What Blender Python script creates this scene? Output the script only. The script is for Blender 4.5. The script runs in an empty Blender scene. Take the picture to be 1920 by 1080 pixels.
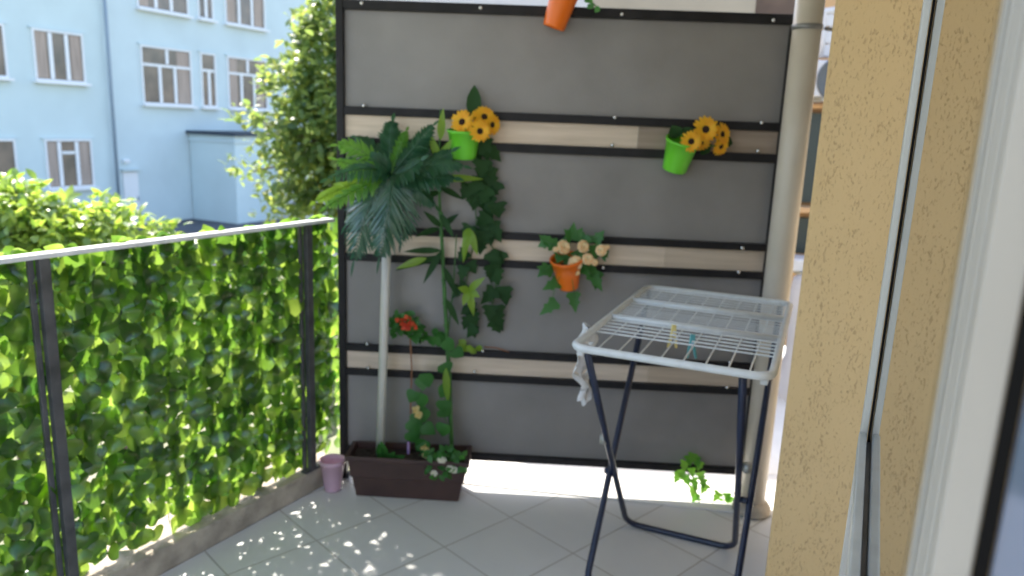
import bpy, math, random
from mathutils import Vector, Matrix
import numpy as np
R = math.radians
random.seed(7)
SC = bpy.context.scene
COL = SC.collection

# ------------------------------------------------------------------ camera
F = 1400.0; PITCH = R(12.2); ROLL = math.atan(.040); H = 1.5
fw = Vector((0, math.cos(PITCH), -math.sin(PITCH))); u0 = Vector((0, math.sin(PITCH), math.cos(PITCH))); r0 = Vector((1, 0, 0))
rt = math.cos(ROLL) * r0 + math.sin(ROLL) * u0
up = -math.sin(ROLL) * r0 + math.cos(ROLL) * u0
CAMP = Vector((0, 0, H))
cd = bpy.data.cameras.new('camera'); cam = bpy.data.objects.new('camera', cd); COL.objects.link(cam)
cd.sensor_width = 36; cd.lens = 36 * F / 1920; cd.clip_start = .05; cd.clip_end = 500
m = Matrix((rt, up, -fw)).transposed().to_4x4(); m.translation = CAMP; cam.matrix_world = m
cd.dof.use_dof = True; cd.dof.focus_distance = 1.0; cd.dof.aperture_fstop = 5.2
SC.camera = cam

# ------------------------------------------------------------------ world and sun
SUN = Vector((-.60, .80, 0)).normalized(); EL = R(50)
w = bpy.data.worlds.new('World'); SC.world = w; w.use_nodes = True
nt = w.node_tree; bg = nt.nodes['Background']
sky = nt.nodes.new('ShaderNodeTexSky'); sky.sky_type = 'NISHITA'; sky.sun_disc = False
sky.sun_elevation = EL; sky.sun_rotation = math.atan2(SUN.x, SUN.y)
sky.air_density = 1.0; sky.dust_density = 2.0
nt.links.new(sky.outputs[0], bg.inputs[0]); bg.inputs[1].default_value = .15
sl = bpy.data.lights.new('sun', 'SUN'); sl.energy = 3.0; sl.angle = R(1.0); sl.color = (1, .93, .82)
so = bpy.data.objects.new('sun', sl); COL.objects.link(so)
sd = Vector((SUN.x * math.cos(EL), SUN.y * math.cos(EL), math.sin(EL)))
so.rotation_euler = sd.to_track_quat('Z', 'Y').to_euler()
SC.view_settings.view_transform = 'Standard'; SC.view_settings.look = 'None'
SC.view_settings.exposure = 2.0; SC.view_settings.gamma = 1
SC.cycles.max_bounces = 10; SC.cycles.transparent_max_bounces = 12
SC.cycles.sample_clamp_indirect = 6

# ------------------------------------------------------------------ pixel -> world point
def ray(u, v): return fw + rt * ((u - 960) / F) + up * ((540 - v) / F)
def atz(u, v, z=0.): d = ray(u, v); return CAMP + d * ((z - H) / d.z)
def aty(u, v, y): d = ray(u, v); return CAMP + d * (y / d.y)
def atp(u, v, P, n): d = ray(u, v); return CAMP + d * ((P - CAMP).dot(n) / d.dot(n))

# ------------------------------------------------------------------ materials
def mat(name, col, rough=.6, noise=0, nscale=8, bump=0, bscale=60, metal=0, spec=.5, col2=None, detail=3, stretch=None):
    M = bpy.data.materials.new(name); M.use_nodes = True; t = M.node_tree; p = t.nodes['Principled BSDF']
    p.inputs['Base Color'].default_value = (*col, 1); p.inputs['Roughness'].default_value = rough
    p.inputs['Metallic'].default_value = metal; p.inputs['Specular IOR Level'].default_value = spec
    tc = t.nodes.new('ShaderNodeTexCoord'); mp = t.nodes.new('ShaderNodeMapping'); t.links.new(tc.outputs['Object'], mp.inputs[0])
    if stretch: mp.inputs['Scale'].default_value = stretch
    if noise or col2:
        n = t.nodes.new('ShaderNodeTexNoise'); n.inputs['Scale'].default_value = nscale; n.inputs['Detail'].default_value = detail
        t.links.new(mp.outputs[0], n.inputs['Vector'])
        cr = t.nodes.new('ShaderNodeValToRGB'); t.links.new(n.outputs['Fac'], cr.inputs[0])
        cr.color_ramp.elements[0].position = .3; cr.color_ramp.elements[1].position = .7
        a = col2 if col2 else tuple(c * (1 - noise) for c in col); b = col if col2 else tuple(min(1, c * (1 + noise)) for c in col)
        cr.color_ramp.elements[0].color = (*a, 1); cr.color_ramp.elements[1].color = (*b, 1)
        t.links.new(cr.outputs[0], p.inputs['Base Color'])
    if bump:
        n2 = t.nodes.new('ShaderNodeTexNoise'); n2.inputs['Scale'].default_value = bscale; n2.inputs['Detail'].default_value = 4
        t.links.new(mp.outputs[0], n2.inputs['Vector'])
        b = t.nodes.new('ShaderNodeBump'); b.inputs['Strength'].default_value = bump; b.inputs['Distance'].default_value = .01
        t.links.new(n2.outputs['Fac'], b.inputs['Height']); t.links.new(b.outputs[0], p.inputs['Normal'])
    return M

def leafmat(name, cols, trans, tmix=.45, rough=.35, spec=.5):
    """colour varies from leaf to leaf (random per island)"""
    M = bpy.data.materials.new(name); M.use_nodes = True; t = M.node_tree; p = t.nodes['Principled BSDF']
    g = t.nodes.new('ShaderNodeNewGeometry')
    def ramp(cs):
        cr = t.nodes.new('ShaderNodeValToRGB'); e = cr.color_ramp.elements
        while len(e) < len(cs): e.new(.5)
        for i, c in enumerate(cs): e[i].position = i / (len(cs) - 1); e[i].color = (*c, 1)
        t.links.new(g.outputs['Random Per Island'], cr.inputs[0]); return cr
    c1 = ramp(cols); c2 = ramp(trans)
    t.links.new(c1.outputs[0], p.inputs['Base Color']); p.inputs['Roughness'].default_value = rough
    p.inputs['Specular IOR Level'].default_value = spec
    tr = t.nodes.new('ShaderNodeBsdfTranslucent'); t.links.new(c2.outputs[0], tr.inputs[0])
    mx = t.nodes.new('ShaderNodeMixShader'); mx.inputs[0].default_value = tmix
    t.links.new(p.outputs[0], mx.inputs[1]); t.links.new(tr.outputs[0], mx.inputs[2])
    t.links.new(mx.outputs[0], t.nodes['Material Output'].inputs[0])
    return M

def stucco():
    M = bpy.data.materials.new('stucco'); M.use_nodes = True; t = M.node_tree; p = t.nodes['Principled BSDF']
    tc = t.nodes.new('ShaderNodeTexCoord'); mp = t.nodes.new('ShaderNodeMapping'); t.links.new(tc.outputs['Object'], mp.inputs[0])
    mp.inputs['Scale'].default_value = (1, 1, .40)
    n = t.nodes.new('ShaderNodeTexNoise'); n.inputs['Scale'].default_value = 230; n.inputs['Detail'].default_value = 2.5; n.inputs['Distortion'].default_value = .5
    t.links.new(mp.outputs[0], n.inputs['Vector'])
    cr = t.nodes.new('ShaderNodeValToRGB'); cr.color_ramp.elements[0].position = .28; cr.color_ramp.elements[1].position = .42
    cr.color_ramp.elements[0].color = (0, 0, 0, 1); t.links.new(n.outputs['Fac'], cr.inputs[0])
    n3 = t.nodes.new('ShaderNodeTexNoise'); n3.inputs['Scale'].default_value = 3; n3.inputs['Detail'].default_value = 4; t.links.new(tc.outputs['Object'], n3.inputs['Vector'])
    n4 = t.nodes.new('ShaderNodeTexNoise'); n4.inputs['Scale'].default_value = 22; n4.inputs['Detail'].default_value = 3; t.links.new(mp.outputs[0], n4.inputs['Vector'])
    sm_ = t.nodes.new('ShaderNodeMath'); sm_.operation = 'MULTIPLY_ADD'; sm_.inputs[1].default_value = .34; t.links.new(n4.outputs['Fac'], sm_.inputs[0]); t.links.new(n.outputs['Fac'], sm_.inputs[2])
    sb_ = t.nodes.new('ShaderNodeMath'); sb_.operation = 'SUBTRACT'; sb_.inputs[1].default_value = .17; t.links.new(sm_.outputs[0], sb_.inputs[0]); t.links.new(sb_.outputs[0], cr.inputs[0])
    base = t.nodes.new('ShaderNodeMix'); base.data_type = 'RGBA'; base.inputs['A'].default_value = (.555, .385, .185, 1); base.inputs['B'].default_value = (.635, .455, .24, 1)
    t.links.new(n3.outputs['Fac'], base.inputs['Factor'])
    mx = t.nodes.new('ShaderNodeMix'); mx.data_type = 'RGBA'; mx.inputs['A'].default_value = (.45, .31, .155, 1)
    t.links.new(base.outputs['Result'], mx.inputs['B']); t.links.new(cr.outputs[0], mx.inputs['Factor'])
    t.links.new(mx.outputs['Result'], p.inputs['Base Color']); p.inputs['Roughness'].default_value = .9; p.inputs['Specular IOR Level'].default_value = .2
    n2 = t.nodes.new('ShaderNodeTexNoise'); n2.inputs['Scale'].default_value = 260; t.links.new(mp.outputs[0], n2.inputs['Vector'])
    ad = t.nodes.new('ShaderNodeMath'); ad.operation = 'MULTIPLY_ADD'; ad.inputs[1].default_value = .35; t.links.new(n2.outputs['Fac'], ad.inputs[0]); t.links.new(cr.outputs[0], ad.inputs[2])
    b = t.nodes.new('ShaderNodeBump'); b.inputs['Strength'].default_value = .55; b.inputs['Distance'].default_value = .003
    t.links.new(ad.outputs[0], b.inputs['Height']); t.links.new(b.outputs[0], p.inputs['Normal'])
    return M

def tilemat():
    M = bpy.data.materials.new('floor_tiles'); M.use_nodes = True; t = M.node_tree; p = t.nodes['Principled BSDF']
    tc = t.nodes.new('ShaderNodeTexCoord'); mp = t.nodes.new('ShaderNodeMapping'); mp.vector_type = 'TEXTURE'; t.links.new(tc.outputs['Object'], mp.inputs[0])
    mp.inputs['Location'].default_value = (.03, 2.677, 0); mp.inputs['Rotation'].default_value = (0, 0, R(44)); mp.inputs['Scale'].default_value = (.33, .33, 1)
    sx = t.nodes.new('ShaderNodeSeparateXYZ'); t.links.new(mp.outputs[0], sx.inputs[0])
    def M_(op, a, b=None):
        n = t.nodes.new('ShaderNodeMath'); n.operation = op
        for i, x in enumerate((a, b)):
            if x is None: continue
            if isinstance(x, (int, float)): n.inputs[i].default_value = x
            else: t.links.new(x, n.inputs[i])
        return n.outputs[0]
    def edge(o): f = M_('FRACT', o); return M_('MINIMUM', f, M_('SUBTRACT', 1, f))
    e = M_('MINIMUM', edge(sx.outputs[0]), edge(sx.outputs[1]))
    mr = t.nodes.new('ShaderNodeMapRange'); mr.inputs['From Min'].default_value = .006; mr.inputs['From Max'].default_value = .012; t.links.new(e, mr.inputs['Value'])
    fl = t.nodes.new('ShaderNodeVectorMath'); fl.operation = 'FLOOR'; t.links.new(mp.outputs[0], fl.inputs[0])
    wn = t.nodes.new('ShaderNodeTexWhiteNoise'); t.links.new(fl.outputs[0], wn.inputs['Vector'])
    n = t.nodes.new('ShaderNodeTexNoise'); n.inputs['Scale'].default_value = 7; n.inputs['Detail'].default_value = 6; n.inputs['Distortion'].default_value = .8; t.links.new(tc.outputs['Object'], n.inputs['Vector'])
    v = M_('ADD', M_('MULTIPLY', wn.outputs['Value'], .35), M_('MULTIPLY', n.outputs['Fac'], .65))
    tm = t.nodes.new('ShaderNodeMix'); tm.data_type = 'RGBA'; tm.inputs['A'].default_value = (.60, .60, .605, 1); tm.inputs['B'].default_value = (.70, .70, .705, 1); t.links.new(v, tm.inputs['Factor'])
    mx = t.nodes.new('ShaderNodeMix'); mx.data_type = 'RGBA'; mx.inputs['A'].default_value = (.42, .40, .38, 1); t.links.new(mr.outputs[0], mx.inputs['Factor']); t.links.new(tm.outputs['Result'], mx.inputs['B'])
    t.links.new(mx.outputs['Result'], p.inputs['Base Color'])
    rg = t.nodes.new('ShaderNodeMapRange'); rg.inputs['To Min'].default_value = .25; rg.inputs['To Max'].default_value = .42; t.links.new(n.outputs['Fac'], rg.inputs['Value']); t.links.new(rg.outputs[0], p.inputs['Roughness'])
    b = t.nodes.new('ShaderNodeBump'); b.inputs['Strength'].default_value = .5; b.inputs['Distance'].default_value = .002; t.links.new(mr.outputs[0], b.inputs['Height']); t.links.new(b.outputs[0], p.inputs['Normal'])
    return M

def glassmat(name, tint=(1, 1, 1), rough=0.0, dirt=.0):
    M = bpy.data.materials.new(name); M.use_nodes = True; t = M.node_tree; t.nodes.remove(t.nodes['Principled BSDF'])
    tr = t.nodes.new('ShaderNodeBsdfTransparent'); tr.inputs[0].default_value = (*tint, 1)
    gl = t.nodes.new('ShaderNodeBsdfGlossy'); gl.inputs['Roughness'].default_value = rough
    fr = t.nodes.new('ShaderNodeFresnel'); fr.inputs[0].default_value = 1.5
    mx = t.nodes.new('ShaderNodeMixShader'); t.links.new(fr.outputs[0], mx.inputs[0]); t.links.new(tr.outputs[0], mx.inputs[1]); t.links.new(gl.outputs[0], mx.inputs[2])
    t.links.new(mx.outputs[0], t.nodes['Material Output'].inputs[0]); return M

STUCCO = stucco(); TILE = tilemat()
PANEL = mat('panel_laminate', (.245, .230, .223), .33, noise=.13, nscale=3.5, bump=.10, bscale=140, spec=.5, detail=8)
FRAME = mat('dark_steel', (.016, .015, .017), .5, noise=.3, nscale=14, spec=.25)
BOARD = mat('beige_board', (.76, .62, .50), .20, col2=(.60, .48, .37), nscale=5, detail=6, stretch=(.6, 1, 9), spec=.5)
BOARD2 = mat('brown_board', (.38, .30, .24), .3, col2=(.29, .225, .175), nscale=5, detail=6, stretch=(.6, 1, 9))
BOARD3 = mat('tan_board', (.64, .52, .41), .28, col2=(.52, .415, .32), nscale=5, detail=6, stretch=(.6, 1, 9))
SCREW = mat('bright_screw', (.75, .75, .76), .22, metal=.9)
STEEL = mat('grey_steel', (.085, .085, .09), .42, noise=.35, nscale=16, metal=.2)
RAILM = mat('brushed_rail', (.74, .74, .76), .32, metal=.0, noise=.1, nscale=20)
CONC = mat('kerb_concrete', (.38, .33, .27), .9, noise=.35, nscale=11, bump=.5, bscale=70, detail=7)
WHITEFL = mat('white_stone', (.80, .78, .75), .45, noise=.06, nscale=6)
PIPEM = mat('pipe_plastic', (.64, .575, .49), .42, col2=(.54, .475, .39), nscale=4, detail=7, bump=.06, bscale=30)
PVC = mat('white_pvc', (.44, .43, .39), .3, noise=.04, nscale=5, spec=.5)
RUBBER = mat('black_rubber', (.006, .006, .006), .8, spec=.15)
CHROMEGREY = mat('grey_aluminium', (.42, .42, .38), .4, metal=.3, noise=.1, nscale=20)
SLABM = mat('ceiling_paint', (.75, .74, .70), .9, noise=.05)
RACKW = mat('white_coated_wire', (.62, .64, .64), .32, noise=.06, nscale=30)
RACKB = mat('navy_painted_tube', (.012, .020, .052), .28, noise=.2, nscale=20)
BROWNP = mat('brown_plastic', (.060, .030, .026), .5, noise=.2, nscale=10, bump=.08, bscale=90)
PINKP = mat('pink_plastic', (.62, .40, .50), .42, noise=.06)
SOIL = mat('soil', (.035, .024, .017), 1, noise=.5, nscale=60, bump=1, bscale=70)
GREENP = mat('lime_plastic', (.16, .62, .035), .32, noise=.05)
ORANGEP = mat('orange_plastic', (.86, .17, .008), .32, noise=.05)
STICK = mat('paper_sticker', (.7, .6, .55), .6, noise=.2, nscale=90)
BLUEW = mat('blue_render', (.58, .68, .68), .9, noise=.05, nscale=.8, bump=.1, bscale=30, detail=6)
BLUEW2 = mat('blue_render_grey', (.57, .66, .67), .9, noise=.05, nscale=.9, detail=6)
WFRAME = mat('window_plastic', (.80, .80, .80), .4)
WDARK = mat('window_glass_dark', (.10, .088, .08), .12, col2=(.24, .18, .14), nscale=1.4, detail=2, spec=.6)
CURT = mat('net_curtain', (.40, .31, .25), .8, noise=.3, nscale=3, stretch=(14, 14, .3))
DRAINM = mat('drain_metal', (.24, .30, .36), .5)
ROOFM = mat('roof_felt', (.045, .06, .08), .8)
ASPH = mat('asphalt', (.085, .09, .10), .9, noise=.25, nscale=.6, bump=.3, bscale=8)
GRASSM = mat('yard_ground', (.17, .19, .10), 1, col2=(.30, .27, .20), nscale=.9, detail=8)
BEIGEW = mat('beige_render', (.42, .36, .27), .9, noise=.06, nscale=3)
WHITEW = mat('white_render', (.62, .61, .60), .9, noise=.04, nscale=3)
ORANGEW = mat('ochre_render', (.60, .34, .16), .85, noise=.08, nscale=3)
DARKGL = mat('dark_shutter', (.02, .026, .022), .35)
BROWNW = mat('brown_door', (.12, .075, .05), .6, noise=.2)
ACM = mat('ac_white', (.60, .55, .53), .45, noise=.04)
ACG = mat('ac_grille', (.10, .10, .10), .6)
SKYBLUEGL = mat('sky_coloured_glass', (.05, .10, .19), .06, spec=.9)  # blue of the reflected sky is put into the base colour

IVYS = leafmat('screen_leaf', [(.022, .065, .015), (.04, .105, .022), (.065, .145, .03), (.03, .08, .018), (.05, .12, .025)],
               [(.10, .26, .03), (.34, .56, .06), (.56, .76, .12), (.18, .38, .04), (.42, .64, .08), (.06, .18, .02), (.28, .50, .05)], .54, .18, 1.0)
IVYB = leafmat('shaded_backing_leaf', [(.015, .05, .014), (.025, .075, .02), (.02, .06, .016)], [(.05, .14, .02), (.08, .20, .03), (.06, .16, .02)], .25, .4)  # darker copy of the screen leaf; shade between strings put into the colour
IVYD = leafmat('dark_ivy_leaf', [(.014, .050, .014), (.026, .080, .022), (.02, .062, .018)], [(.03, .10, .01), (.05, .14, .02)], .18, .6, .25)
IVYG = leafmat('green_ivy_leaf', [(.03, .13, .025), (.05, .20, .04), (.04, .16, .03)], [(.08, .30, .03), (.14, .42, .05)], .3, .42)
PALMD = leafmat('palm_dark', [(.022, .085, .045), (.035, .12, .055), (.028, .10, .05)], [(.05, .20, .04), (.10, .28, .05)], .28, .34, .45)
PALMB = leafmat('palm_bluish', [(.03, .10, .06), (.05, .145, .085), (.04, .12, .07)], [(.03, .12, .06), (.05, .15, .08)], .2, .22, .9)
PALML = leafmat('palm_light', [(.06, .20, .03), (.10, .28, .04), (.08, .24, .035)], [(.25, .55, .06), (.4, .7, .08)], .45, .28, .6)
LIME = leafmat('lime_leaf', [(.20, .36, .03), (.26, .42, .04), (.17, .32, .03)], [(.45, .7, .06), (.55, .8, .08)], .45, .3)
TREEL = leafmat('tree_leaf', [(.045, .09, .035), (.07, .13, .045), (.11, .18, .06), (.055, .11, .04), (.14, .20, .03)],
                [(.22, .34, .07), (.36, .48, .12), (.46, .56, .15), (.26, .38, .08), (.60, .60, .12)], .5, .4)
BUSHL = leafmat('bush_leaf', [(.10, .18, .05), (.18, .27, .08), (.26, .35, .12), (.14, .23, .06)],
                [(.30, .52, .05), (.50, .68, .08), (.62, .75, .12), (.4, .6, .06)], .42, .32, .6)
PETAL = leafmat('sunflower_petal', [(.88, .42, .012), (.90, .52, .02), (.86, .36, .01)], [(.9, .5, .02), (.95, .6, .03)], .2, .6)
ROSE = leafmat('peach_petal', [(.95, .56, .26), (.95, .68, .36), (.95, .82, .55)], [(.95, .65, .35), (.95, .8, .55)], .2, .6)
REDP = leafmat('red_petal', [(.6, .05, .02), (.75, .12, .03)], [(.7, .1, .04), (.8, .15, .04)], .2, .6)
WPET = leafmat('white_petal', [(.75, .74, .68), (.80, .78, .6)], [(.8, .8, .7), (.85, .8, .6)], .25, .6)
YPET = leafmat('yellow_petal', [(.75, .6, .25), (.8, .66, .3)], [(.8, .7, .3), (.85, .75, .4)], .3, .6)
DISC = mat('flower_disc', (.035, .014, .008), .9, noise=.5, nscale=300, bump=1, bscale=400)
STEMG = mat('green_stem', (.05, .16, .035), .5, noise=.25, nscale=30)
STEMB = mat('brown_stem', (.30, .13, .06), .7, noise=.2, nscale=40)
BARK = mat('bark', (.13, .095, .07), .95, noise=.4, nscale=14, bump=1, bscale=30, stretch=(1, 1, .3))
POLEM = mat('cream_pole', (.60, .585, .54), .45, noise=.05, nscale=10)
LACE = mat('lace_cloth', (.70, .69, .68), .8, noise=.1, nscale=60, bump=.4, bscale=200)
YPEG = mat('yellow_peg', (.75, .62, .22), .4); TPEG = mat('teal_peg', (.10, .36, .38), .4)
LILAC = mat('lilac_plastic', (.34, .22, .46), .5); CUPD = mat('pink_cup_rim', (.66, .44, .53), .4)

# ------------------------------------------------------------------ mesh builder
class MB:
    def __init__(s): s.v = []; s.f = []
    def add(s, vs, fs):
        o = len(s.v); s.v += [tuple(v) for v in vs]; s.f += [tuple(i + o for i in f) for f in fs]
    def box(s, c, size, ax=None):
        c = Vector(c); X, Y, Z = ax if ax else (Vector((1, 0, 0)), Vector((0, 1, 0)), Vector((0, 0, 1)))
        a, b, d = size[0] / 2, size[1] / 2, size[2] / 2
        vs = [c + X * (i * a) + Y * (j * b) + Z * (k * d) for i in (-1, 1) for j in (-1, 1) for k in (-1, 1)]
        s.add(vs, [(0, 1, 3, 2), (4, 6, 7, 5), (0, 4, 5, 1), (2, 3, 7, 6), (0, 2, 6, 4), (1, 5, 7, 3)])
    def tube(s, pts, r, n=10, caps=True):
        pts = [Vector(p) for p in pts]; k = len(pts); rs = r if isinstance(r, (list, tuple)) else [r] * k
        vs = []; prev = None
        for i, p in enumerate(pts):
            d = (pts[min(i + 1, k - 1)] - pts[max(i - 1, 0)])
            d = d.normalized() if d.length > 1e-9 else Vector((0, 0, 1))
            if prev is None: a = d.orthogonal().normalized()
            else: a = (prev - d * prev.dot(d)); a = a.normalized() if a.length > 1e-6 else d.orthogonal().normalized()
            prev = a; b = d.cross(a)
            for j in range(n):
                t = 2 * math.pi * j / n; vs.append(p + (a * math.cos(t) + b * math.sin(t)) * rs[i])
        fs = [(i * n + j, i * n + (j + 1) % n, (i + 1) * n + (j + 1) % n, (i + 1) * n + j) for i in range(k - 1) for j in range(n)]
        if caps: fs += [tuple(range(n - 1, -1, -1)), tuple((k - 1) * n + j for j in range(n))]
        s.add(vs, fs)
    def lathe(s, base, axis, prof, n=32):
        """prof: list of (radius, height along axis)"""
        axis = Vector(axis).normalized(); a = axis.orthogonal().normalized(); b = axis.cross(a); base = Vector(base); vs = []
        for r, h in prof:
            for j in range(n):
                t = 2 * math.pi * j / n; vs.append(base + axis * h + (a * math.cos(t) + b * math.sin(t)) * max(r, 1e-5))
        k = len(prof)
        s.add(vs, [(i * n + j, i * n + (j + 1) % n, (i + 1) * n + (j + 1) % n, (i + 1) * n + j) for i in range(k - 1) for j in range(n)])
    def leaf(s, p, d, nrm, L, W, prof, fold=.25, curl=.3):
        """two-sided leaf: midrib from p along d, folded along the midrib, curling towards -nrm; prof = [(t, halfwidth)]"""
        p = Vector(p); d = Vector(d).normalized(); nrm = Vector(nrm); sd_ = d.cross(nrm)
        if sd_.length < 1e-4: sd_ = d.orthogonal()
        sd_.normalize(); nn = sd_.cross(d).normalized(); vs = []; fs = []
        for t, hw, *o in prof:
            back = o[0] if o else 0
            c = p + d * (t * L) - nn * (curl * L * t * t)
            e = nn * (fold * hw * W) - d * (back * L)
            vs += [c + sd_ * (hw * W) + e, c, c - sd_ * (hw * W) + e]
        for i in range(len(prof) - 1):
            a = i * 3; fs += [(a, a + 1, a + 4, a + 3), (a + 1, a + 2, a + 5, a + 4)]
        s.add(vs, fs)
    def poly(s, pts, z0, z1):
        n = len(pts); vs = [(x, y, z0) for x, y in pts] + [(x, y, z1) for x, y in pts]
        s.add(vs, [tuple(range(n - 1, -1, -1)), tuple(range(n, 2 * n))] + [(i, (i + 1) % n, n + (i + 1) % n, n + i) for i in range(n)])
    def build(s, name, material, parent=None, smooth=False, bevel=0, label=None):
        org = Vector((0, 0, 0)); q = parent
        while q is not None: org += q.location; q = q.parent
        me = bpy.data.meshes.new(name); me.from_pydata([tuple(Vector(v) - org) for v in s.v], [], s.f); me.update()
        me.materials.append(material)
        if smooth: me.polygons.foreach_set('use_smooth', [True] * len(me.polygons))
        o = bpy.data.objects.new(name, me); COL.objects.link(o); o.parent = parent
        if bevel:
            b = o.modifiers.new('bevel', 'BEVEL'); b.width = bevel; b.segments = 2; b.limit_method = 'ANGLE'
        if smooth == 'auto':
            me.polygons.foreach_set('use_smooth', [False] * len(me.polygons))
        if label: o['label'] = label
        return o
def tag(o, label=None, cat=None, group=None, kind=None):
    if label: o['label'] = label
    if cat: o['category'] = cat
    if group: o['group'] = group
    if kind: o['kind'] = kind
    return o
def thing(name, label, cat, loc, group=None):
    o = bpy.data.objects.new(name, None); COL.objects.link(o); o.location = Vector(loc); o.empty_display_size = .1
    return tag(o, label, cat, group)
def V(*a): return Vector(a)
def rnd(a, b): return random.uniform(a, b)
def rv(): return Vector((rnd(-1, 1), rnd(-1, 1), rnd(-1, 1)))
def bez(p0, p1, p2, n):
    return [p0 * (1 - t) ** 2 + p1 * 2 * t * (1 - t) + p2 * t * t for t in [i / (n - 1) for i in range(n)]]

HEART = [(0, .12), (.04, .38, .04), (.16, .52), (.35, .55), (.58, .42), (.8, .22), (1, .01)]
IVY = [(0, .08), (.05, .36, .06), (.18, .56, .02), (.30, .36), (.42, .30), (.50, .42, -.03), (.64, .24), (.82, .13), (1, .01)]
LANCE = [(0, .05), (.12, .32), (.3, .5), (.5, .5), (.7, .36), (.88, .16), (1, .01)]
OVAL = [(0, .08), (.15, .36), (.4, .5), (.65, .44), (.85, .24), (1, .02)]
PETALP = [(0, .12), (.3, .4), (.7, .5), (.92, .3), (1, .02)]

# ================================================================== SETTING
DR = V(.49, .8717, 0).normalized()             # direction of the railing
IN = V(DR.y, -DR.x, 0)                          # towards the inside of the balcony
RE = V(-.715, 2.955, 0)                         # far end of the railing at the partition
def rp(s, off=0, z=0): return RE - DR * s + IN * off + V(0, 0, z)   # s metres back from the far end
XY = lambda v: (v.x, v.y)

# balcony floor, as a slab 12 cm thick
b = MB(); L = 5.2
A = [rp(L, 0), rp(L, 3.2), V(2.75, 3.15, 0), V(-.60, 3.15, 0)]
b.poly([XY(p) for p in A], -.18, 0)
tag(b.build('balcony_floor', TILE), kind='structure')
b = MB(); b.poly([(-.60, 3.152), (2.6, 3.152), (2.9, 5.3), (-.1, 5.3)], -.18, .001)
tag(b.build('neighbour_floor', WHITEFL), kind='structure')
# pale strip that edges the tiled floor along the partition
b = MB(); b.poly([(-.640, 2.968), (-.175, 2.936), (1.13, 2.757), (1.13, 3.149), (-.60, 3.149)], .001, .007)
tag(b.build('floor_border', WHITEFL), kind='structure')
# ground outside
b = MB(); b.add([(-90, -60, -2.32), (60, -60, -2.32), (60, 120, -2.32), (-90, 120, -2.32)], [(0, 1, 2, 3)])
tag(b.build('ground', GRASSM), kind='structure')
FA = R(25.5); FD = V(math.sin(FA), math.cos(FA), 0); FN = V(-math.cos(FA), math.sin(FA), 0)  # facade direction / away from us
def fp(s, z=0, out=0): return FD * s + FN * (22.5 - out) + V(0, 0, z)
b = MB(); b.poly([XY(p) for p in (fp(12, 0, 9), fp(40, 0, 9), fp(40, 0, -.2), fp(12, 0, -.2))], -2.33, -2.30)
tag(b.build('yard_asphalt', ASPH), kind='structure')
# kerb under the railing
b = MB(); k0, k1 = rp(L), rp(.02)
b.poly([XY(p) for p in (rp(L, 0), rp(.0, 0), rp(-.05, -.27), rp(L, -.27))], -.18, .085)
tag(b.build('kerb', CONC, bevel=.008), kind='structure')
# slab above, out of view; overhang sized to block sun over the rail
b = MB(); b.poly([XY(p) for p in (rp(2.45, -1.06), rp(-.72, -1.06), V(-.35, 3.46, 0), V(2.9, 3.46, 0), rp(2.45, 3.2))], 2.5, 2.68)
tag(b.build('upper_slab_sunblock', SLABM), kind='structure')

# ================================================================== stucco wall at the right
t = thing('house_wall', 'yellow ochre scratched stucco wall end on the right behind the glass door', 'wall', (.69, 1.75, -.1))
wd = V(.89, -.456, 0).normalized(); w0 = V(.69, 1.755, 0); wdir = V(.43, .903, 0).normalized()
b = MB(); P = [w0, w0 + wd * .9, w0 + wd * .9 + wdir * .22, w0 + wdir * .22]
b.poly([XY(p) for p in P], 0.001, 2.499)
b.build('wall_face', STUCCO, t, bevel=.006)
b = MB(); P = [w0 + wd * .14 + wdir * .22, w0 + wd * .9 + wdir * .22, w0 + wd * .9 + wdir * 1.7, w0 + wd * .14 + wdir * 1.7]
b.poly([XY(p) for p in P], 0.001, 2.499)
b.build('side_wall', BEIGEW, t)
b = MB(); b.box((1.10, -.98, 1.25), (3.6, .2, 2.498)); b.build('rear_light_block', BEIGEW, t)  # unseen wall added behind the camera to hold back sky light

# ================================================================== partition of dark panels
PX = V(math.cos(R(2)), -math.sin(R(2)), 0); PN = V(-PX.y, PX.x, 0)     # PN points away from us
PO = V(-.70, 2.970, 0)
def pp(s, z, out=0): return PO + PX * s + V(0, 0, z) - PN * out        # out: towards us
PW = 1.715
AXP = (PX, PN, V(0, 0, 1))
t = thing('partition_screen', 'dark grey panelled balcony partition with beige boards between the black rails', 'partition', pp(PW / 2, 0))
bars = [(1.905, 1.940), (1.520, 1.552), (1.403, 1.436), (1.062, 1.090), (.950, .978), (.572, .600), (.468, .496), (.118, .145)]
for z0, z1 in bars:
    b = MB(); b.box(pp(PW / 2, (z0 + z1) / 2, .012), (PW - .056, .03, z1 - z0), AXP); b.build('rail', FRAME, t, bevel=.002)
for s in (.013, PW - .013):
    b = MB(); b.box(pp(s, .985, .010), (.028, .036, 1.915), AXP); b.build('post', FRAME, t, bevel=.002)
for s in (.013, PW - .013):                                             # feet
    b = MB(); b.box(pp(s, .0175, .010), (.026, .030, .019), AXP); b.box(pp(s, .013, .01), (.05, .06, .006), AXP); b.build('foot', FRAME, t)
for z0, z1 in ((1.552, 1.905), (1.090, 1.403), (.600, .950), (.145, .468)):
    b = MB(); b.box(pp(PW / 2, (z0 + z1) / 2, 0), (PW - .056, .008, z1 - z0), AXP); b.build('panel', PANEL, t)
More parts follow.
